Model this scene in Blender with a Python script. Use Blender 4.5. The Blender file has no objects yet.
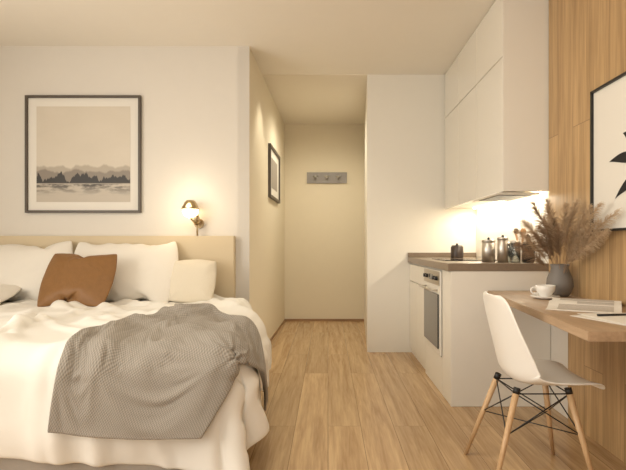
import bpy, bmesh, math, random
from mathutils import Vector, Matrix, Euler
random.seed(4)
S=bpy.context.scene
COL=S.collection
# ---------------- materials ----------------
def lin(c):
    return tuple(((x/255)/12.92 if x/255<=0.04045 else ((x/255+0.055)/1.055)**2.4) for x in c)
class NT:
    def __init__(s,name):
        s.m=bpy.data.materials.new(name); s.m.use_nodes=True; s.t=s.m.node_tree; s.b=s.t.nodes['Principled BSDF']
    def n(s,t,**k):
        x=s.t.nodes.new(t)
        for a,v in k.items(): setattr(x,a,v)
        return x
    def l(s,a,b): s.t.links.new(a,b)
def mat(name,rgb,rough=0.5,metal=0,noise=0.03,nscale=12,bump=0,bscale=40,emit=None,es=0,trans=0,coat=0,sheen=0,bdist=0.01,dist=0,bdet=5):
    N=NT(name); b=N.b; c=lin(rgb)
    tc=N.n('ShaderNodeTexCoord'); nz=N.n('ShaderNodeTexNoise'); nz.inputs['Scale'].default_value=nscale; nz.inputs['Detail'].default_value=4
    N.l(tc.outputs['Object'],nz.inputs['Vector'])
    mx=N.n('ShaderNodeMix',data_type='RGBA')
    mx.inputs[6].default_value=(*[v*(1-noise) for v in c],1); mx.inputs[7].default_value=(*[min(1,v*(1+noise)) for v in c],1)
    N.l(nz.outputs['Fac'],mx.inputs[0]); N.l(mx.outputs[2],b.inputs['Base Color'])
    b.inputs['Roughness'].default_value=rough; b.inputs['Metallic'].default_value=metal
    if bump:
        n2=N.n('ShaderNodeTexNoise'); n2.inputs['Scale'].default_value=bscale; n2.inputs['Detail'].default_value=bdet; n2.inputs['Distortion'].default_value=dist
        N.l(tc.outputs['Object'],n2.inputs['Vector'])
        bp=N.n('ShaderNodeBump'); bp.inputs['Strength'].default_value=bump; bp.inputs['Distance'].default_value=bdist
        N.l(n2.outputs['Fac'],bp.inputs['Height']); N.l(bp.outputs[0],b.inputs['Normal'])
    if emit: b.inputs['Emission Color'].default_value=(*lin(emit),1); b.inputs['Emission Strength'].default_value=es
    if trans: b.inputs['Transmission Weight'].default_value=trans
    if coat: b.inputs['Coat Weight'].default_value=coat; b.inputs['Coat Roughness'].default_value=0.08
    if sheen: b.inputs['Sheen Weight'].default_value=sheen
    return N.m
def wood(name,c1,c2,scale,rough=0.45,planks=None,dark=0.75,var=0.1):
    N=NT(name); b=N.b; tc=N.n('ShaderNodeTexCoord')
    src=tc.outputs['Object']
    sep=N.n('ShaderNodeSeparateXYZ'); N.l(src,sep.inputs[0])
    mp=N.n('ShaderNodeMapping'); mp.inputs['Scale'].default_value=scale; N.l(src,mp.inputs['Vector'])
    vec=mp.outputs[0]
    if planks:
        cb=N.n('ShaderNodeCombineXYZ'); N.l(sep.outputs[planks[0]],cb.inputs[0]); N.l(sep.outputs[planks[1]],cb.inputs[1])
        br=N.n('ShaderNodeTexBrick'); br.offset=0.37; N.l(cb.outputs[0],br.inputs['Vector'])
        br.inputs['Scale'].default_value=1; br.inputs['Brick Width'].default_value=planks[2]; br.inputs['Row Height'].default_value=planks[3]
        br.inputs['Mortar Size'].default_value=0.0014; br.inputs['Mortar Smooth'].default_value=0.3
        br.inputs['Color1'].default_value=(0,0,0,1); br.inputs['Color2'].default_value=(1,1,1,1); br.inputs['Mortar'].default_value=(0.5,0.5,0.5,1)
        ad=N.n('ShaderNodeVectorMath',operation='MULTIPLY_ADD'); N.l(br.outputs['Color'],ad.inputs[0]); ad.inputs[1].default_value=(7,13,5); N.l(vec,ad.inputs[2]); vec=ad.outputs[0]
    n1=N.n('ShaderNodeTexNoise'); n1.inputs['Scale'].default_value=1; n1.inputs['Detail'].default_value=6; n1.inputs['Roughness'].default_value=0.62; n1.inputs['Distortion'].default_value=0.6; N.l(vec,n1.inputs['Vector'])
    n2=N.n('ShaderNodeTexNoise'); n2.inputs['Scale'].default_value=5; n2.inputs['Detail'].default_value=3; N.l(vec,n2.inputs['Vector'])
    r=N.n('ShaderNodeValToRGB'); r.color_ramp.elements[0].position=0.32; r.color_ramp.elements[1].position=0.68
    r.color_ramp.elements[0].color=(*lin(c1),1); r.color_ramp.elements[1].color=(*lin(c2),1)
    ma=N.n('ShaderNodeMath',operation='MULTIPLY_ADD'); N.l(n2.outputs['Fac'],ma.inputs[0]); ma.inputs[1].default_value=0.35; 
    mb=N.n('ShaderNodeMath',operation='SUBTRACT'); N.l(n1.outputs['Fac'],mb.inputs[0]); mb.inputs[1].default_value=0.175; N.l(mb.outputs[0],ma.inputs[2])
    N.l(ma.outputs[0],r.inputs[0]); out=r.outputs[0]
    if planks:
        sc=N.n('ShaderNodeMapRange'); N.l(br.outputs['Color'],sc.inputs[0]); sc.inputs[3].default_value=1-var; sc.inputs[4].default_value=1+var
        vm=N.n('ShaderNodeVectorMath',operation='SCALE'); N.l(out,vm.inputs[0]); N.l(sc.outputs[0],vm.inputs['Scale'])
        mx=N.n('ShaderNodeMix',data_type='RGBA'); N.l(br.outputs['Fac'],mx.inputs[0]); N.l(vm.outputs[0],mx.inputs[6]); mx.inputs[7].default_value=(*[v*dark*0.6 for v in lin(c1)],1)
        out=mx.outputs[2]
    N.l(out,b.inputs['Base Color']); b.inputs['Roughness'].default_value=rough
    bp=N.n('ShaderNodeBump'); bp.inputs['Strength'].default_value=0.06; bp.inputs['Distance'].default_value=0.003; N.l(n1.outputs['Fac'],bp.inputs['Height']); N.l(bp.outputs[0],b.inputs['Normal'])
    return N.m

M={}
M['wall']=mat('wall_paint',(222,216,206),0.85,noise=0.015,bump=0.05,bscale=120)
M['wallc']=mat('wall_paint_cream',(231,220,197),0.85,noise=0.015,bump=0.05,bscale=120)
M['ceil']=mat('ceiling_paint',(240,234,223),0.9,noise=0.01)
M['ceilc']=mat('ceiling_paint_corridor',(234,226,211),0.9,noise=0.01)
M['floor']=wood('oak_floor',(164,131,92),(203,172,130),(20,1.1,20),0.27,planks=(1,0,1.9,0.19),var=0.09)
M['panel']=wood('oak_wall_panel',(158,126,86),(200,166,120),(20,20,0.8),0.45,planks=(2,1,3.1,0.19),var=0.06)
M['desk']=wood('oak_desk',(156,130,102),(186,158,128),(18,1.2,18),0.4)
M['leg']=wood('ash_leg',(186,150,110),(212,178,136),(40,40,4),0.4)
M['base']=wood('baseboard_wood',(140,105,72),(166,130,94),(3,3,20),0.5)
M['white']=mat('cabinet_white_matte',(233,228,217),0.4,noise=0.01)
M['gloss']=mat('cabinet_white_gloss',(233,228,217),0.16,noise=0.01,coat=0.4)
M['counter']=mat('counter_taupe',(132,115,97),0.35,noise=0.15,nscale=60)
M['headb']=mat('headboard_fabric',(212,195,164),0.8,noise=0.03,nscale=200,bump=0.1,bscale=300)
M['sheet']=mat('white_linen',(228,224,215),0.85,noise=0.01,bump=0.3,bscale=4,sheen=0.1,bdist=0.03,dist=0.8,bdet=1.5)
M['pillow']=mat('pillow_cotton',(228,222,211),0.85,noise=0.01,bump=0.35,bscale=6,sheen=0.1,bdist=0.02,dist=0.8,bdet=2)
M['cream']=mat('cream_cushion_linen',(220,210,190),0.9,noise=0.05,nscale=150,bump=0.25,bscale=150)
M['brown']=mat('rust_cushion_velvet',(128,88,42),0.55,noise=0.12,nscale=30,bump=0.35,bscale=9,sheen=0.1,bdist=0.02,dist=1)
M['bedbase']=mat('bed_base_fabric',(158,149,138),0.9,noise=0.08,nscale=200,bump=0.2,bscale=250)
M['frame']=mat('frame_dark',(84,74,64),0.45)
M['black']=mat('black_metal',(26,24,23),0.4)
M['paper']=mat('paper',(228,223,213),0.7,noise=0.01)
M['print']=mat('printed_text_block',(190,182,172),0.7,noise=0.25,nscale=120)
M['steel']=mat('brushed_steel',(205,199,190),0.38,metal=1,noise=0.05)
M['chrome']=mat('hook_metal',(190,185,178),0.3,metal=1)
M['brass']=mat('sconce_brass',(190,168,132),0.3,metal=1)
M['bulb']=mat('sconce_globe',(255,240,215),0.4,emit=(255,226,180),es=8)
M['led']=mat('led_strip_diffuser',(255,240,215),0.4,emit=(255,230,190),es=12)
M['glassb']=mat('oven_glass',(40,38,36),0.08,coat=0.5)
M['glass']=mat('clear_glass',(235,240,238),0.03,trans=0.95)
M['plastic']=mat('chair_shell_white',(240,237,230),0.3,noise=0.01)
M['vase']=mat('vase_grey_ceramic',(120,114,108),0.55,noise=0.1,bump=0.1,bscale=60)
M['pampas']=mat('pampas_plume',(200,174,142),0.95,noise=0.25,nscale=30)
M['pampas2']=mat('pampas_plume_dark',(160,132,104),0.95,noise=0.25,nscale=30)
M['ceramic']=mat('white_ceramic',(236,232,225),0.2)
M['hob']=mat('hob_glass',(20,19,19),0.1)
M['jar']=mat('dark_jar',(58,46,40),0.35)
M['ink']=mat('art_ink',(32,31,30),0.8)
M['board']=mat('rack_board',(150,145,142),0.5)
M['spoonwood']=mat('spoon_wood',(160,118,78),0.6)
def throwmat():
    N=NT('throw_knit_grey'); b=N.b
    uv=N.n('ShaderNodeUVMap'); mp=N.n('ShaderNodeMapping'); mp.inputs['Scale'].default_value=(62,80,1); N.l(uv.outputs[0],mp.inputs[0])
    sp=N.n('ShaderNodeSeparateXYZ'); N.l(mp.outputs[0],sp.inputs[0])
    def sn(o):
        m=N.n('ShaderNodeMath',operation='MULTIPLY'); N.l(o,m.inputs[0]); m.inputs[1].default_value=6.2832
        s=N.n('ShaderNodeMath',operation='SINE'); N.l(m.outputs[0],s.inputs[0]); return s.outputs[0]
    mu=N.n('ShaderNodeMath',operation='MULTIPLY'); N.l(sn(sp.outputs[0]),mu.inputs[0]); N.l(sn(sp.outputs[1]),mu.inputs[1])
    mr=N.n('ShaderNodeMapRange'); N.l(mu.outputs[0],mr.inputs[0]); mr.inputs[1].default_value=-1; mr.inputs[2].default_value=1
    mx=N.n('ShaderNodeMix',data_type='RGBA'); N.l(mr.outputs[0],mx.inputs[0]); mx.inputs[6].default_value=(*lin((126,119,109)),1); mx.inputs[7].default_value=(*lin((168,160,149)),1)
    N.l(mx.outputs[2],b.inputs['Base Color']); b.inputs['Roughness'].default_value=0.95
    bp=N.n('ShaderNodeBump'); bp.inputs['Strength'].default_value=0.5; bp.inputs['Distance'].default_value=0.005; N.l(mr.outputs[0],bp.inputs['Height']); N.l(bp.outputs[0],b.inputs['Normal'])
    return N.m
M['throw']=throwmat()
def landscape():
    N=NT('landscape_print'); b=N.b; tc=N.n('ShaderNodeTexCoord'); sp=N.n('ShaderNodeSeparateXYZ'); N.l(tc.outputs['Generated'],sp.inputs[0])
    U,V=sp.outputs[0],sp.outputs[2]
    def noise(sx,sy,det,off=0,ro=0.6):
        cb=N.n('ShaderNodeCombineXYZ'); a=N.n('ShaderNodeMath',operation='MULTIPLY'); N.l(U,a.inputs[0]); a.inputs[1].default_value=sx
        c=N.n('ShaderNodeMath',operation='MULTIPLY'); N.l(V,c.inputs[0]); c.inputs[1].default_value=sy
        N.l(a.outputs[0],cb.inputs[0]); N.l(c.outputs[0],cb.inputs[1]); cb.inputs[2].default_value=off
        n=N.n('ShaderNodeTexNoise'); n.inputs['Scale'].default_value=1; n.inputs['Detail'].default_value=det; n.inputs['Roughness'].default_value=ro; N.l(cb.outputs[0],n.inputs['Vector']); return n.outputs['Fac']
    def below(base,amp,nz,soft):
        m=N.n('ShaderNodeMath',operation='MULTIPLY_ADD'); N.l(nz,m.inputs[0]); m.inputs[1].default_value=amp; m.inputs[2].default_value=base
        s=N.n('ShaderNodeMath',operation='SUBTRACT'); N.l(m.outputs[0],s.inputs[0]); N.l(V,s.inputs[1])
        r=N.n('ShaderNodeMapRange'); N.l(s.outputs[0],r.inputs[0]); r.inputs[1].default_value=0; r.inputs[2].default_value=soft; return r.outputs[0]
    def mix(f,a,c):
        x=N.n('ShaderNodeMix',data_type='RGBA'); N.l(f,x.inputs[0]); 
        if isinstance(a,tuple): x.inputs[6].default_value=(*lin(a),1)
        else: N.l(a,x.inputs[6])
        if isinstance(c,tuple): x.inputs[7].default_value=(*lin(c),1)
        else: N.l(c,x.inputs[7])
        return x.outputs[2]
    sky=mix(noise(2,3,3),(202,192,175),(216,206,190))
    m1=mix(below(0.28,0.20,noise(5,0,4,3,0.5),0.02),sky,(176,165,149))
    m2=mix(below(0.23,0.20,noise(6,0,4,9,0.5),0.02),m1,(138,128,116))
    tr=mix(below(-0.06,0.66,noise(5,0,6,5,0.6),0.01),m2,(54,50,47))
    water=mix(below(0.20,0.0,noise(1,1,1),0.01),tr,(190,180,165))
    rr=N.n('ShaderNodeMapRange'); N.l(noise(6,20,4,2),rr.inputs[0]); rr.inputs[1].default_value=0.42; rr.inputs[2].default_value=0.58
    a1=below(0.195,0,noise(1,1,1,1),0.01); a2=N.n('ShaderNodeMapRange'); N.l(V,a2.inputs[0]); a2.inputs[1].default_value=0.06; a2.inputs[2].default_value=0.18
    l1=N.n('ShaderNodeMath',operation='MULTIPLY'); N.l(rr.outputs[0],l1.inputs[0]); N.l(a1,l1.inputs[1])
    l2=N.n('ShaderNodeMath',operation='MULTIPLY'); N.l(l1.outputs[0],l2.inputs[0]); N.l(a2.outputs[0],l2.inputs[1])
    fin=mix(l2.outputs[0],water,(72,67,62))
    N.l(fin,b.inputs['Base Color']); b.inputs['Roughness'].default_value=0.5
    return N.m
M['land']=landscape()

# ---------------- geometry helpers ----------------
def finish(name,bm,m,loc=(0,0,0),parent=None,smooth=False):
    me=bpy.data.meshes.new(name); bm.to_mesh(me); bm.free()
    o=bpy.data.objects.new(name,me); COL.objects.link(o); o.location=loc
    if m: me.materials.append(m if not isinstance(m,str) else M[m])
    if smooth:
        for p in me.polygons: p.use_smooth=True
    if parent: setpar(o,parent)
    return o
def setpar(o,p):
    o.parent=p; o.matrix_parent_inverse=Matrix.Translation(-p.location)
def empty(name,loc):
    e=bpy.data.objects.new(name,None); COL.objects.link(e); e.location=loc; e.empty_display_size=0.1; return e
def box(name,x0,x1,y0,y1,z0,z1,m,bev=0,parent=None,seg=2):
    bm=bmesh.new(); bmesh.ops.create_cube(bm,size=1)
    for v in bm.verts: v.co=Vector((v.co.x*(x1-x0),v.co.y*(y1-y0),v.co.z*(z1-z0)))
    if bev: bmesh.ops.bevel(bm,geom=bm.edges[:],offset=bev,segments=seg,affect='EDGES')
    return finish(name,bm,m,((x0+x1)/2,(y0+y1)/2,(z0+z1)/2),parent,smooth=False)
def prism(name,pts,z0,z1,m,bev=0,parent=None,seg=3):
    bm=bmesh.new(); cx=sum(p[0] for p in pts)/len(pts); cy=sum(p[1] for p in pts)/len(pts)
    lo=[bm.verts.new((p[0]-cx,p[1]-cy,z0)) for p in pts]; hi=[bm.verts.new((p[0]-cx,p[1]-cy,z1)) for p in pts]
    n=len(pts); bm.faces.new(lo[::-1]); bm.faces.new(hi)
    for i in range(n): bm.faces.new((lo[i],lo[(i+1)%n],hi[(i+1)%n],hi[i]))
    bmesh.ops.recalc_face_normals(bm,faces=bm.faces[:])
    if bev: bmesh.ops.bevel(bm,geom=bm.edges[:],offset=bev,segments=seg,affect='EDGES')
    return finish(name,bm,m,(cx,cy,0),parent)
def rod(name,a,b,r0,r1,m,parent=None,seg=16):
    a=Vector(a); b=Vector(b); d=b-a; L=d.length
    bm=bmesh.new(); bmesh.ops.create_cone(bm,cap_ends=True,segments=seg,radius1=r0,radius2=r1,depth=L)
    q=d.to_track_quat('Z','Y').to_matrix().to_4x4(); bmesh.ops.transform(bm,matrix=q,verts=bm.verts[:])
    o=finish(name,bm,m,(a+b)/2,parent)
    for p in o.data.polygons: p.use_smooth=len(p.vertices)==4
    return o
def lathe(name,prof,m,loc,parent=None,seg=40):
    bm=bmesh.new(); rows=[]
    for r,z in prof:
        rows.append([bm.verts.new((r*math.cos(2*math.pi*i/seg),r*math.sin(2*math.pi*i/seg),z)) for i in range(seg)])
    for a,b in zip(rows,rows[1:]):
        for i in range(seg): bm.faces.new((a[i],a[(i+1)%seg],b[(i+1)%seg],b[i]))
    bmesh.ops.remove_doubles(bm,verts=bm.verts[:],dist=1e-5)
    bmesh.ops.recalc_face_normals(bm,faces=bm.faces[:])
    return finish(name,bm,m,loc,parent,True)
def sphere(name,loc,r,m,parent=None,sc=(1,1,1)):
    bm=bmesh.new(); bmesh.ops.create_uvsphere(bm,u_segments=28,v_segments=18,radius=r)
    for v in bm.verts: v.co=Vector((v.co.x*sc[0],v.co.y*sc[1],v.co.z*sc[2]))
    return finish(name,bm,m,loc,parent,True)
def tube(name,pts,r,m,parent=None,loc=(0,0,0)):
    cu=bpy.data.curves.new(name,'CURVE'); cu.dimensions='3D'; cu.bevel_depth=r; cu.bevel_resolution=3
    sp=cu.splines.new('BEZIER'); sp.bezier_points.add(len(pts)-1)
    for bp,p in zip(sp.bezier_points,pts): bp.co=p; bp.handle_left_type=bp.handle_right_type='AUTO'
    o=bpy.data.objects.new(name,cu); COL.objects.link(o); cu.materials.append(M[m]); o.location=loc
    if parent: setpar(o,parent)
    return o

H=2.72
# ---------------- room shell ----------------
box('floor',-3.5,1.6,-1.2,7.0,-0.1,0,'floor')
box('ceiling',-3.5,1.6,-1.2,7.0,H,H+0.1,'ceil')
prism('ceiling_corridor_panel',[(-0.64,4.9),(0.385,4.9),(0.5,6.9),(-0.6,6.9)],H-0.004,H,'ceilc')
box('wall_left',-3.5,-3.4,-1.2,4.3,0,H,'wall')
box('wall_bed',-3.4,-0.66,4.2,4.3,0,H,'wall')
prism('wall_corridor',[(-0.66,4.2),(-0.60,6.9),(-0.75,6.9),(-0.76,4.3),(-0.76,4.2)],0,H,'wallc')
box('wall_back',-0.8,1.6,6.9,7.0,0,H,'wallc')
box('wall_right',1.45,1.6,-1.2,6.9,0,H,'wall')
prism('wall_column',[(0.385,4.9),(1.45,4.9),(1.45,6.9),(0.5,6.9)],0,H,'white')
prism('baseboard_corridor',[(-0.66,4.21),(-0.60,6.9),(-0.59,6.9),(-0.65,4.19)],0,0.025,'base')
box('baseboard_back',-0.6,0.5,6.885,6.9,0,0.03,'base')
box('trim_oak_panel_upper',1.43,1.45,-1.2,3.24,0.755,H,'panel')
box('trim_oak_panel_lower',1.43,1.45,-1.2,2.98,0.0,0.755,'panel')

# ---------------- kitchen base ----------------
K=empty('kitchen_base_cabinet',(1.1,4.1,0))
YN,YF,XF,XB=3.25,4.897,0.80,1.447
box('end_panel',XF,XB,YN,YN+0.02,0,0.88,'white',0.001,K)
box('carcass',XF+0.02,XB-0.005,YN+0.02,YF,0.0,0.88,'white',0,K)
box('front_filler_panel',XF,XF+0.02,YN+0.022,3.50,0.0,0.875,'white',0.002,K)
box('drawer_front',XF,XF+0.02,3.505,4.10,0.0,0.26,'white',0.002,K)
box('door_front_a',XF,XF+0.02,4.108,4.50,0.06,0.70,'white',0.002,K)
box('door_front_b',XF,XF+0.02,4.508,4.895,0.06,0.70,'white',0.002,K)
box('drawer_top_a',XF,XF+0.02,4.108,4.895,0.71,0.865,'white',0.002,K)
box('worktop',XF-0.02,XB,YN-0.005,YF,0.88,0.93,'counter',0.002,K)
box('upstand_side',XF-0.02,XB,YF-0.02,YF,0.93,0.975,'counter',0.002,K)
O=empty('built_in_oven',(0.8,3.8,0.56))
box('oven_frame',XF-0.012,XF+0.0,3.51,4.095,0.27,0.865,'white',0.003,O)
box('control_panel',XF-0.016,XF-0.012,3.52,4.085,0.76,0.86,'steel',0.001,O)
box('glass_window',XF-0.022,XF-0.012,3.55,4.055,0.31,0.70,'glassb',0.003,O)
rod('handle',(XF-0.06,3.57,0.725),(XF-0.06,4.035,0.725),0.009,0.009,'steel',O)
for i,y in enumerate((3.60,4.0)): rod('handle_post_%d'%i,(XF-0.06,y,0.725),(XF-0.012,y,0.725),0.006,0.006,'steel',O)
for i,y in enumerate((3.6,3.68,3.93,4.01)): rod('knob_%d'%i,(XF-0.035,y,0.81),(XF-0.015,y,0.81),0.013,0.015,'black',O)
box('display',XF-0.018,XF-0.015,3.74,3.87,0.79,0.83,'glassb',0,O)
U=empty('kitchen_wall_cabinet',(1.3,4.1,2.0))
box('end_panel',1.14,1.448,YN,YN+0.02,1.40,H,'gloss',0.001,U)
box('carcass',1.16,1.448,YN+0.02,YF,1.41,H,'white',0,U)
ys=[YN+0.022,3.83,4.38,YF-0.004]
for i in range(3):
    box('lower_door_%d'%i,1.14,1.16,ys[i]+0.002,ys[i+1]-0.002,1.40,2.28,'gloss',0.002,U)
    box('top_door_%d'%i,1.14,1.16,ys[i]+0.002,ys[i+1]-0.002,2.285,H-0.005,'gloss',0.002,U)
box('hood_flap',1.115,1.40,3.30,3.82,1.385,1.399,'white',0.003,U)
box('hood_grille',1.14,1.36,3.34,3.78,1.381,1.385,'black',0,U)
box('led_diffuser',1.405,1.42,YN+0.05,YF-0.05,1.398,1.41,'led',0,U)

# ---------------- counter items ----------------
z=0.93
box('induction_hob',0.88,1.30,3.75,4.25,z,z+0.006,'hob',0.002)
p=empty('storage_jar',(1.2,4.65,z)); lathe('body',[(0,0),(0.055,0),(0.058,0.01),(0.058,0.10),(0.05,0.11),(0.045,0.11)],'jar',(1.2,4.65,z),p); lathe('lid',[(0,0.135),(0.01,0.135),(0.012,0.118),(0.05,0.116),(0.05,0.105),(0,0.105)],'black',(1.2,4.65,z),p)
for k,(x,y,h,r) in enumerate(((1.13,3.52,0.135,0.045),(1.195,3.42,0.15,0.036))):
    n='steel_canister'+('.%03d'%k if k else ''); p=empty(n,(x,y,z)); lathe('body',[(0,0),(r,0),(r,h),(r-0.004,h+0.003),(0,h+0.003)],'steel',(x,y,z),p); lathe('lid',[(0,h+0.022),(r-0.002,h+0.022),(r+0.001,h+0.018),(r+0.001,h+0.004),(0,h+0.004)],'steel',(x,y,z),p); sphere('lid_knob',(x,y,z+h+0.03),0.009,'black',p)
for k,(x,y,h,r) in enumerate(((1.28,3.42,0.13,0.034),(1.27,3.55,0.12,0.036))):
    p=empty('glass_canister' if k==0 else 'glass_canister.001',(x,y,z)); lathe('body',[(0,0.002),(r,0.002),(r,h),(r-0.004,h),(r-0.004,0.006),(0,0.006)],'glass',(x,y,z),p); lathe('lid',[(0,h+0.02),(r,h+0.02),(r+0.001,h),(0,h)],'steel',(x,y,z),p)
p=empty('knife_block',(1.36,3.40,z))
box('block',1.332,1.392,3.36,3.44,z,z+0.14,'black',0.006,p)
for i in range(5):
    x=1.342+0.01*i; y=3.375+0.012*i
    rod('knife_handle_%d'%i,(x,y,z+0.138),(x-0.004,y,z+0.18+0.008*(i%3)),0.005,0.006,'black' if i%2 else 'jar',p,8)
p=empty('utensil_pot',(1.38,3.58,z)); lathe('pot',[(0,0.0),(0.04,0),(0.042,0.12),(0.038,0.12),(0.036,0.01),(0,0.01)],'ceramic',(1.38,3.58,z),p)
for i,(dx,dy) in enumerate(((0.03,0.02),(-0.03,0.01),(0.0,-0.03),(-0.015,0.03))):
    rod('spoon_handle_%d'%i,(1.38,3.58,z+0.01),(1.38+dx*1.1,3.58+dy*1.1,z+0.2),0.004,0.004,'spoonwood',p,8); sphere('spoon_bowl_%d'%i,(1.38+dx*1.1,3.58+dy*1.1,z+0.22),0.014,'black' if i%2 else 'spoonwood',p,(1,0.5,1.5))

# ---------------- desk ----------------
D=empty('wall_desk',(1.2,2.4,0.74))
prism('desk_top',[(0.885,1.70),(1.428,1.70),(1.428,3.235),(1.03,3.235)],0.72,0.755,'desk',0.003,D,2)
box('wall_rail',1.40,1.428,1.75,3.2,0.66,0.72,'desk',0.002,D)
zt=0.755
VX,VY=1.335,2.88
p=empty('pampas_vase',(VX,VY,zt))
lathe('vase_body',[(0,0),(0.045,0),(0.06,0.02),(0.073,0.06),(0.07,0.10),(0.052,0.145),(0.047,0.165),(0.054,0.185),(0.049,0.185),(0.042,0.165),(0.046,0.145),(0.062,0.10),(0.062,0.05),(0,0.02)],'vase',(VX,VY,zt),p)
def strands(name,splines,r,m,par):
    cu=bpy.data.curves.new(name,'CURVE'); cu.dimensions='3D'; cu.bevel_depth=r; cu.bevel_resolution=0; cu.resolution_u=2
    for pts in splines:
        sp=cu.splines.new('POLY'); sp.points.add(len(pts)-1)
        for i,(q,pp) in enumerate(zip(sp.points,pts)): q.co=(*pp,1); q.radius=1-0.7*i/(len(pts)-1)
    o=bpy.data.objects.new(name,cu); COL.objects.link(o); cu.materials.append(M[m]); o.location=(VX,VY,zt); setpar(o,p)
stems=[];pl1=[];pl2=[]
targets=[(-0.25,0.0,0.30),(-0.19,0.06,0.44),(-0.11,-0.08,0.52),(-0.05,0.05,0.56),(-0.02,-0.12,0.52),(0.04,-0.27,0.50),(-0.10,-0.20,0.40),(0.03,-0.36,0.42),(0.02,-0.46,0.37),(-0.20,-0.12,0.36),(-0.05,0.10,0.46),(0.04,-0.12,0.54),(-0.15,0.02,0.54),(0.05,-0.50,0.46),(0.0,-0.28,0.34),(-0.06,-0.05,0.44),(0.03,-0.20,0.42),(0.02,-0.40,0.50),(-0.14,-0.05,0.40),(-0.23,0.06,0.38)]
for k,t in enumerate(targets):
    t=Vector(t); base=Vector((random.uniform(-.015,.015),random.uniform(-.015,.015),0.05)); mid=Vector((t.x*0.25,t.y*0.25,t.z*0.65))
    def P(s,base=base,mid=mid,t=t): return base*(1-s)**2+mid*2*s*(1-s)+t*s*s
    stems.append([P(i/10) for i in range(11)])
    dst=pl1 if k%3 else pl2
    for j in range(300):
        s=random.uniform(0.45,1.0); q=P(s); tang=(P(min(1,s+0.02))-P(s-0.02)).normalized()
        d=Vector((random.gauss(0,1),random.gauss(0,1),random.gauss(0,1))); d=(d-tang*d.dot(tang)).normalized()
        env=math.sin(math.pi*min(1,(s-0.42)/0.58)**0.8)*0.8+0.25
        L=0.062*env+0.008
        a=q+(tang*0.7+d*0.5)*L*0.6; b=a+(tang*0.7+d*0.45+Vector((0,0,-0.45)))*L*0.6
        for w in (a,b):
            if w.x>0.085: w.x=0.085
        dst.append([q,a,b])
strands('stems',stems,0.0015,'pampas2',p); strands('plumes_light',pl1,0.001,'pampas',p); strands('plumes_dark',pl2,0.001,'pampas2',p)
c=(1.19,2.74,zt); p=empty('coffee_cup',c)
lathe('saucer',[(0,0),(0.04,0),(0.075,0.014),(0.075,0.018),(0.04,0.006),(0,0.006)],'ceramic',c,p)
lathe('cup',[(0,0.008),(0.025,0.008),(0.028,0.015),(0.048,0.045),(0.053,0.075),(0.05,0.075),(0.045,0.045),(0.024,0.02),(0,0.018)],'ceramic',c,p)
tube('cup_handle',[(c[0]-0.047,c[1],zt+0.062),(c[0]-0.074,c[1],zt+0.058),(c[0]-0.072,c[1],zt+0.035),(c[0]-0.042,c[1],zt+0.03)],0.005,'ceramic',p)
def magazine(name,cx,cy,w,h,rot):
    P_=empty(name,(cx,cy,zt)); n=24; R_=Matrix.Rotation(rot,3,'Z')
    def zz(u): return 0.004+0.024*math.exp(-((abs(u)-0.28)/0.3)**2)*(1 if abs(u)>0.02 else 0.35)
    bm=bmesh.new(); rows=[]
    for j in (0,1):
        rows.append([bm.verts.new(R_@Vector(((-1+2*i/n)*w/2,(j-0.5)*h,zz(-1+2*i/n)))) for i in range(n+1)])
    for i in range(n): bm.faces.new((rows[0][i],rows[0][i+1],rows[1][i+1],rows[1][i]))
    e=bmesh.ops.extrude_face_region(bm,geom=bm.faces[:])
    for v in [g for g in e['geom'] if isinstance(g,bmesh.types.BMVert)]: v.co.z=0.0005
    bmesh.ops.recalc_face_normals(bm,faces=bm.faces[:])
    finish('pages',bm,'paper',(cx,cy,zt),P_)
    bm=bmesh.new()
    for (ua,ub,va,vb) in ((-0.88,-0.5,-0.4,0.35),(-0.45,-0.12,-0.4,0.1),(0.12,0.5,-0.4,0.38),(0.55,0.88,-0.1,0.38)):
        k=8; r0=[];r1=[]
        for i in range(k+1):
            u=ua+(ub-ua)*i/k; r0.append(bm.verts.new(R_@Vector((u*w/2,va*h,zz(u)+0.001)))); r1.append(bm.verts.new(R_@Vector((u*w/2,vb*h,zz(u)+0.001))))
        for i in range(k): bm.faces.new((r0[i],r0[i+1],r1[i+1],r1[i]))
    finish('printed_blocks',bm,'print',(cx,cy,zt),P_)
magazine('open_magazine',1.235,2.40,0.46,0.30,math.radians(60))
for k,(x,y,r) in enumerate(((1.15,1.97,0.3),(1.18,1.99,0.1))):
    o=box('paper_sheet'+('.001' if k else ''),x-0.105,x+0.105,y-0.148,y+0.148,zt+0.0005+k*0.002,zt+0.002+k*0.002,'paper'); o.rotation_euler=(0,0,r)
pen=rod('pen',(1.10,2.04,zt+0.009),(1.24,2.06,zt+0.009),0.005,0.004,'black')

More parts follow.
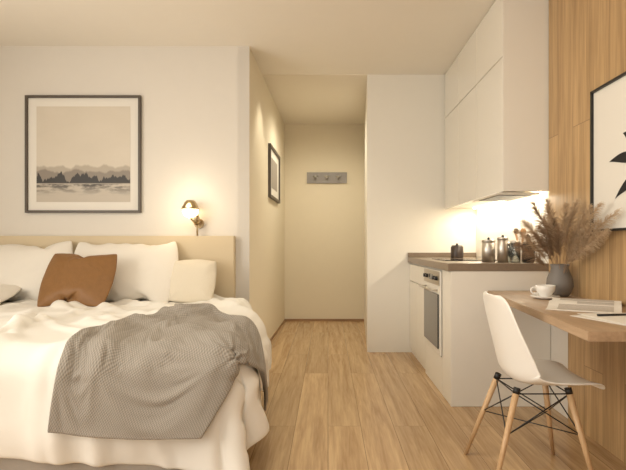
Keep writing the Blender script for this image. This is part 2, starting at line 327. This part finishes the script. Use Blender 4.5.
# ---------------- chair ----------------
CX,CY=0.965,2.3
C=empty('dining_chair',(CX,CY,0))
prof=[(.195,.432,.175),(.188,.443,.195),(.15,.450,.215),(.07,.444,.228),(-.03,.434,.232),(-.11,.439,.232),(-.150,.475,.230),(-.170,.55,.225),(-.188,.64,.216),(-.201,.72,.200),(-.211,.78,.178),(-.218,.812,.145),(-.220,.824,.10)]
def cr(P,t):
    n=len(P)-1; i=min(int(t*n),n-1); f=t*n-i
    a=P[max(i-1,0)];b=P[i];c_=P[i+1];d=P[min(i+2,n)]
    return [0.5*((2*b[k])+(-a[k]+c_[k])*f+(2*a[k]-5*b[k]+4*c_[k]-d[k])*f*f+(-a[k]+3*b[k]-3*c_[k]+d[k])*f**3) for k in range(3)]
bm=bmesh.new(); R,W=44,22; g=[]
for i in range(R+1):
    t=i/R; x,zv,w=cr(prof,t); x2,z2,_=cr(prof,min(1,t+.01)); x1,z1,_=cr(prof,max(0,t-.01))
    tx,tz=x2-x1,z2-z1; l=math.hypot(tx,tz); nx,nz=tz/l,-tx/l
    if nz<0 and nx<0: nx,nz=-nx,-nz
    lift=0.06*math.exp(-((t-0.5)/0.2)**2)+0.016
    row=[]
    for j in range(W+1):
        v=-1+2*j/W; o_=lift*abs(v)**2.3
        row.append(bm.verts.new((x+nx*o_,v*w,zv+nz*o_)))
    g.append(row)
for i in range(R):
    for j in range(W): bm.faces.new((g[i][j],g[i+1][j],g[i+1][j+1],g[i][j+1]))
bmesh.ops.recalc_face_normals(bm,faces=bm.faces[:])
sh=finish('seat_shell',bm,'plastic',(CX,CY,0),C,True)
m_=sh.modifiers.new('s','SOLIDIFY'); m_.thickness=0.009; m_.offset=0; m_=sh.modifiers.new('b','SUBSURF'); m_.levels=1; m_.render_levels=1
tops={};bots={}
for i,(sx,sy) in enumerate(((-1,-1),(-1,1),(1,-1),(1,1))):
    t=Vector((CX-0.03+sx*0.11,CY+sy*0.12,0.428)); b=Vector((CX-0.055+sx*0.22,CY+sy*0.21,0.0)); tops[(sx,sy)]=t; bots[(sx,sy)]=b
    rod('leg_%d'%i,b,t,0.009,0.015,'leg',C); rod('bracket_%d'%i,t+(b-t)*0.06,t,0.015,0.015,'black',C)
def at(k,s): return tops[k]+(bots[k]-tops[k])*s
ks=[(-1,-1),(1,-1),(1,1),(-1,1)]; n=0
for i in range(4):
    a,b=ks[i],ks[(i+1)%4]
    for q,r in ((a,b),(b,a)):
        rod('strut_%d'%n,at(q,0.06),at(r,0.45),0.0028,0.0028,'black',C,8); n+=1
    rod('top_bar_%d'%i,at(a,0.06),at(b,0.06),0.003,0.003,'black',C,8)
rod('cross_1',at(ks[0],0.45),at(ks[2],0.45),0.0026,0.0026,'black',C,8); rod('cross_2',at(ks[1],0.45),at(ks[3],0.45),0.0026,0.0026,'black',C,8)

# ---------------- wall art ----------------
def framed(name,x0,x1,z0,z1,y,fw,matw,m_in):
    P=empty(name,((x0+x1)/2,y,(z0+z1)/2)); d=0.03
    box('frame_top',x0,x1,y-d,y,z1-fw,z1,'frame',0.001,P); box('frame_bottom',x0,x1,y-d,y,z0,z0+fw,'frame',0.001,P)
    box('frame_left',x0,x0+fw,y-d,y,z0+fw,z1-fw,'frame',0.001,P); box('frame_right',x1-fw,x1,y-d,y,z0+fw,z1-fw,'frame',0.001,P)
    box('mat_board',x0+fw,x1-fw,y-0.012,y-0.002,z0+fw,z1-fw,'paper',0,P)
    bm=bmesh.new(); a,b,c_,d_=x0+fw+matw,x1-fw-matw,z0+fw+matw,z1-fw-matw
    vs=[bm.verts.new(q) for q in ((a,0,c_),(b,0,c_),(b,0,d_),(a,0,d_))]; bm.faces.new(vs)
    finish('print',bm,m_in,(0,y-0.014,0),P)
framed('landscape_picture',-2.53,-1.565,1.32,2.30,4.199,0.02,0.07,'land')
P=empty('botanical_picture',(1.43,2.27,1.5)); y0,y1,z0,z1=1.85,2.68,1.12,1.87; f=0.012
box('frame_top',1.405,1.43,y0,y1,z1-f,z1,'black',0,P); box('frame_bottom',1.405,1.43,y0,y1,z0,z0+f,'black',0,P)
box('frame_far',1.405,1.43,y1-f,y1,z0,z1,'black',0,P); box('frame_near',1.405,1.43,y0,y0+f,z0,z1,'black',0,P)
box('paper',1.418,1.428,y0+f,y1-f,z0+f,z1-f,'paper',0,P)
bm=bmesh.new()
for (oy,oz,ang,L) in ((2.28,1.36,-4,0.19),(2.28,1.44,22,0.26),(2.28,1.5,52,0.2),(2.27,1.56,80,0.2),(2.26,1.5,132,0.22),(2.26,1.42,155,0.22),(2.26,1.36,188,0.2)):
    a=math.radians(ang); dy,dz=math.cos(a),math.sin(a); nn=12; left=[];right=[]
    for i in range(nn+1):
        s=i/nn; w=0.03*math.sin(math.pi*s**0.8)*(1-0.2*s); cy=oy+dy*L*s; cz=oz+dz*L*s-0.07*s*s
        left.append(bm.verts.new((1.4165,cy-dz*w,cz+dy*w))); right.append(bm.verts.new((1.4165,cy+dz*w,cz-dy*w)))
    for i in range(nn): bm.faces.new((left[i],left[i+1],right[i+1],right[i]))
finish('leaf_print',bm,'ink',(0,0,0),P)
rod('stem_print',(1.4165,2.27,1.57),(1.4165,2.27,1.2),0.003,0.003,'ink',P,6)
P=empty('corridor_picture',(-0.63,5.78,1.87))
def cx_(y): return -0.66+0.06*(y-4.2)/2.7
def qp(name,ya,yb,za,zb,t,m,t0=0.0):
    prism(name,[(cx_(ya)+t0,ya),(cx_(yb)+t0,yb),(cx_(yb)+t,yb),(cx_(ya)+t,ya)],za,zb,m,0,P)
qp('frame_near',5.30,5.33,1.56,2.13,0.03,'frame'); qp('frame_far',6.12,6.15,1.56,2.13,0.03,'frame'); qp('frame_top',5.33,6.12,2.10,2.13,0.03,'frame'); qp('frame_bottom',5.33,6.12,1.56,1.59,0.03,'frame'); qp('mat_board',5.33,6.12,1.59,2.10,0.012,'paper'); qp('print',5.48,5.97,1.68,2.01,0.014,'bedbase',0.0125)
P=empty('coat_rack',(-0.015,6.89,1.98))
box('board',-0.29,0.26,6.878,6.9,1.90,2.05,'board',0.0,P)
for i,x in enumerate((-0.17,-0.015,0.14)):
    rod('rosette_%d'%i,(x,6.865,1.985),(x,6.879,1.985),0.02,0.02,'chrome',P)
    tube('hook_%d'%i,[(x,6.87,1.985),(x,6.83,1.96),(x,6.81,1.975),(x,6.81,1.99)],0.006,'chrome',P)
    rod('hook_bar_%d'%i,(x-0.035,6.815,1.985),(x+0.035,6.815,1.985),0.008,0.008,'chrome',P)
P=empty('wall_sconce',(-1.1,4.12,1.2))
rod('wall_plate',(-1.08,4.199,1.23),(-1.08,4.175,1.23),0.04,0.04,'brass',P,24)
rod('stem',(-1.08,4.13,1.127),(-1.08,4.13,1.24),0.007,0.007,'brass',P)
rod('arm',(-1.08,4.18,1.23),(-1.08,4.13,1.235),0.008,0.008,'brass',P)
rod('head',(-1.075,4.13,1.225),(-1.10,4.10,1.29),0.026,0.04,'brass',P,24)
sphere('globe',(-1.125,4.085,1.335),0.064,'bulb',P)
lathe('shade_rim',[(0.03,0.105),(0.045,0.09),(0.066,0.05),(0.07,0.03),(0.066,0.03),(0.062,0.05),(0.042,0.086),(0.03,0.10)],'brass',(-1.125,4.085,1.31),P)

# ---------------- bed ----------------
HB=box('headboard',-3.38,-0.775,4.13,4.197,0.0,1.125,'headb',0.006)
B=empty('bed',(-1.8,3.1,0))
prism('bed_base',[(-3.0,2.17),(-0.46,2.17),(-0.72,4.12),(-3.0,4.12)],0.02,0.19,'bedbase',0.015,B)
for i,(x,y) in enumerate(((-2.9,2.3),(-0.62,2.3),(-2.9,4.0),(-0.8,4.0))): rod('foot_%d'%i,(x,y,0),(x,y,0.03),0.025,0.03,'black',B)
MT=prism('mattress',[(-3.0,2.18),(-0.42,2.18),(-0.48,3.2),(-0.70,4.12),(-3.0,4.12)],0.17,0.54,'sheet',0.05,B,4)
for q in MT.data.polygons: q.use_smooth=True

def freeze(o):
    dg=bpy.context.evaluated_depsgraph_get(); me=bpy.data.meshes.new_from_object(o.evaluated_get(dg)); o.modifiers.clear(); o.data=me
    for q in me.polygons: q.use_smooth=True
def clothgrid(name,quad,nx,ny,zf,m,pin=None):
    bm=bmesh.new(); uvl=bm.loops.layers.uv.new('UVMap'); g=[]
    a,b,c_,d=[Vector((*q,0)) for q in quad]
    for j in range(ny+1):
        row=[]
        for i in range(nx+1):
            u,v=i/nx,j/ny; p_=(a*(1-u)+b*u)*(1-v)+(d*(1-u)+c_*u)*v; p_.z=zf(p_.x,p_.y); row.append(bm.verts.new(p_))
        g.append(row)
    for j in range(ny):
        for i in range(nx):
            f_=bm.faces.new((g[j][i],g[j][i+1],g[j+1][i+1],g[j+1][i]))
            for lp,(uu,vv) in zip(f_.loops,((i,j),(i+1,j),(i+1,j+1),(i,j+1))): lp[uvl].uv=(uu/nx,vv/ny)
    bm.verts.index_update(); pins=[g[j][i].index for j in range(ny+1) for i in range(nx+1) if pin and pin(i/nx,j/ny)]
    o=finish(name,bm,m,smooth=True)
    if pins: vg=o.vertex_groups.new(name='pin'); vg.add(pins,1.0,'REPLACE')
    return o
def run(frames):
    for f_ in range(1,frames+1): S.frame_set(f_)
def collide(o,th=0.012):
    o.modifiers.new('Collision','COLLISION'); o.collision.thickness_outer=th; o.collision.cloth_friction=60
from mathutils import noise as NZ
def pillow(name,w,h,mname,seedv,press=2.5):
    bm=bmesh.new(); n=26; m2=int(n*h/w); top=[];bot=[]
    for s,store in ((1,top),(-1,bot)):
        for j in range(m2+1):
            row=[]
            for i in range(n+1):
                u,v=-1+2*i/n,-1+2*j/m2
                e=min(1-abs(u),1-abs(v)); zz=s*(0.006+0.03*min(1,e*3))+0.006*NZ.noise(Vector((u*2+seedv,v*2,s)))
                if (i in(0,n) or j in(0,m2)): zz=0
                if s==-1 and (i in(0,n) or j in(0,m2)): row.append(top[j][i]); continue
                k=0.10
                row.append(bm.verts.new((u*w/2*(1-k*v*v),v*h/2*(1-k*1.2*u*u),zz)))
            store.append(row)
    for j in range(m2):
        for i in range(n):
            bm.faces.new((top[j][i],top[j][i+1],top[j+1][i+1],top[j+1][i])); bm.faces.new((bot[j][i],bot[j+1][i],bot[j+1][i+1],bot[j][i+1]))
    o=finish(name,bm,mname,smooth=True)
    c_=o.modifiers.new('Cloth','CLOTH'); s=c_.settings; s.quality=6; s.mass=0.3; s.air_damping=4; s.tension_stiffness=25; s.compression_stiffness=10; s.shear_stiffness=6; s.bending_stiffness=0.3
    s.use_pressure=True; s.uniform_pressure_force=press; s.effector_weights.gravity=0; s.shrink_min=-0.05
    c_.collision_settings.use_collision=False
    return o
PL=[('bed_pillow',0.92,0.60,'pillow',(-2.49,3.96,0.83),63,0,0.20),('bed_pillow.001',0.88,0.62,'pillow',(-1.625,3.95,0.83),61,2,0.20),
    ('bed_pillow.002',0.75,0.50,'pillow',(-2.66,3.60,0.68),12,8,0.14),('cream_cushion',0.37,0.37,'cream',(-1.055,3.91,0.77),66,-3,0.11),
    ('rust_cushion',0.54,0.46,'brown',(-1.82,3.64,0.80),57,-2,0.13)]
pobs=[pillow(a[0],a[1],a[2],a[3],i*3.1) for i,a in enumerate(PL)]
collide(MT)
FLc=box('tmp_floor_collider',-3.4,0.5,1.2,4.2,-0.2,0.0,None); collide(FLc)
def dz(x,y): return 0.60+0.045*NZ.noise(Vector((x*2.3+y,y*1.3,1)))+0.02*NZ.noise(Vector((x*5,y*4+x*2,4)))
DV=clothgrid('duvet',[(-3.15,1.97),(-0.14,1.80),(-0.38,4.0),(-3.15,4.0)],110,84,dz,'sheet',lambda u,v:v>0.985 and u<0.88)
c_=DV.modifiers.new('Cloth','CLOTH'); s=c_.settings; s.quality=7; s.mass=0.4; s.air_damping=2; s.tension_stiffness=18; s.compression_stiffness=12; s.shear_stiffness=6; s.bending_stiffness=2; s.shrink_min=-0.07; s.vertex_group_mass='pin'
c_.collision_settings.distance_min=0.012; c_.collision_settings.use_self_collision=False; c_.collision_settings.friction=40
run(42)
for o in pobs+[DV]: freeze(o)
for o,a in zip(pobs,PL):
    zs=[abs(v.co.z) for v in o.data.vertices]; xs=max(abs(v.co.x) for v in o.data.vertices); ysx=max(abs(v.co.y) for v in o.data.vertices); k=a[7]/2/max(zs)
    for v in o.data.vertices: v.co=Vector((v.co.x*a[1]/2/xs,v.co.y*a[2]/2/ysx,v.co.z*k))
    o.location=a[4]; o.rotation_euler=(math.radians(a[5]),0,math.radians(a[6])); mm=o.modifiers.new('ss','SUBSURF'); mm.levels=1; mm.render_levels=1
nrm=[v.normal.copy() for v in DV.data.vertices]
for v,nn in zip(DV.data.vertices,nrm):
    p_=v.co; top=max(0,min(1,(p_.z-0.45)/0.1))
    if nn.z<0 and top>0.5: nn=-nn
    if nn.y>0.5 and p_.y<2.5: nn=-nn
    u=p_.x*0.8+p_.y*0.6; w=-p_.x*0.6+p_.y*0.8
    n_a=abs(NZ.noise(Vector((u*3.8+0.5*NZ.noise(p_*1.5),w*1.0,3)))); rd=math.exp(-(n_a/0.11)**2)
    n_b=abs(NZ.noise(Vector((u*1.3+9,w*4.2+0.6*NZ.noise(p_*2),8)))); r2=math.exp(-(n_b/0.11)**2)
    v.co=p_+nn*(0.006+0.034*rd+0.024*r2)+Vector((0,0,top*0.035*(0.5+NZ.noise(Vector((p_.x*2.5,p_.y*2.5,7))))))
    if not top and p_.x>-0.6: v.co.x+=0.03
sm=DV.modifiers.new('sm','SMOOTH'); sm.factor=0.5; sm.iterations=1; freeze(DV)
from mathutils.bvhtree import BVHTree
bv=BVHTree.FromPolygons([v.co.copy() for v in DV.data.vertices],[tuple(q.vertices) for q in DV.data.polygons])
def tz(x,y):
    hmax=0.55
    for dx,dy in ((0,0),(0.03,0),(-0.03,0),(0,0.03),(0,-0.03)):
        r=bv.ray_cast(Vector((x+dx,y+dy,2)),Vector((0,0,-1)))
        if r[0] and r[0].z>hmax: hmax=r[0].z
    return hmax+0.05+0.035*NZ.noise(Vector((x*5+y*2,y*2.0,1)))+0.010*NZ.noise(Vector((x*14,y*9,4)))
collide(DV,0.02)
TH=clothgrid('throw_blanket',[(-1.20,1.91),(-0.60,1.84),(-0.06,2.52),(-1.0,3.28)],70,92,tz,'throw',lambda u,v:v>0.98 and u<0.5)
c_=TH.modifiers.new('Cloth','CLOTH'); s=c_.settings; s.quality=8; s.mass=0.35; s.air_damping=2; s.tension_stiffness=20; s.compression_stiffness=15; s.shear_stiffness=6; s.bending_stiffness=0.5; s.shrink_min=-0.07; s.vertex_group_mass='pin'
c_.collision_settings.distance_min=0.008; c_.collision_settings.use_self_collision=False; c_.collision_settings.friction=40
run(32)
freeze(TH)
MT.modifiers.clear(); DV.modifiers.clear(); bpy.data.objects.remove(FLc)
S.frame_set(1)
for o,t in ((DV,0.022),(TH,0.013)):
    mm=o.modifiers.new('so','SOLIDIFY'); mm.thickness=t; mm.offset=0; mm=o.modifiers.new('ss','SUBSURF'); mm.levels=1; mm.render_levels=1
setpar(DV,B)

# ---------------- lights ----------------
def area(name,loc,rot,sx,sy,e,col):
    l=bpy.data.lights.new(name,'AREA'); l.shape='RECTANGLE'; l.size=sx; l.size_y=sy; l.energy=e; l.color=col
    o=bpy.data.objects.new(name,l); COL.objects.link(o); o.location=loc; o.rotation_euler=[math.radians(a) for a in rot]; return o
def spot(name,loc,rot,e,ang,col,r=0.05,blend=0.6):
    l=bpy.data.lights.new(name,'SPOT'); l.energy=e; l.spot_size=math.radians(ang); l.spot_blend=blend; l.color=col; l.shadow_soft_size=r
    o=bpy.data.objects.new(name,l); COL.objects.link(o); o.location=loc; o.rotation_euler=[math.radians(a) for a in rot]; return o
area('window_light',(-3.3,0.9,1.5),(0,-90,0),1.6,2.2,66,(1,0.96,0.885))
area('overhead_fill_light',(-0.4,1.8,2.68),(0,0,0),1.0,1.0,16,(1,0.93,0.79))  # added fill without a fixture, placed overhead to brighten the chair
spot('downlight_corridor_wall',(-0.42,4.75,2.66),(0,-8,0),19,95,(1,0.91,0.71))
spot('downlight_corridor_back',(-0.05,5.7,2.66),(4,0,0),50,165,(1,0.92,0.74),0.14,0.9)
area('led_under_cabinet',(1.36,4.07,1.375),(0,0,0),0.05,1.5,6.5,(1,0.92,0.74))
pl=bpy.data.lights.new('sconce_bulb','POINT'); pl.energy=2.0; pl.color=(1,0.87,0.66); pl.shadow_soft_size=0.06; o=bpy.data.objects.new('sconce_bulb',pl); COL.objects.link(o); o.location=(-1.13,3.98,1.40)
w=bpy.data.worlds.new('World'); S.world=w; w.use_nodes=True; w.node_tree.nodes['Background'].inputs[0].default_value=(1,0.96,0.88,1); w.node_tree.nodes['Background'].inputs[1].default_value=1.0
S.view_settings.view_transform='Standard'; S.view_settings.look='None'; S.view_settings.exposure=0.35
# ---------------- camera ----------------
cam=bpy.data.cameras.new('Camera'); co=bpy.data.objects.new('Camera',cam); COL.objects.link(co); co.location=(0,0,1.05); co.rotation_euler=(math.radians(90),0,0)
cam.sensor_width=36; cam.lens=36*500/626; cam.shift_x=-15/626; cam.shift_y=10/626; cam.clip_start=0.05
S.camera=co
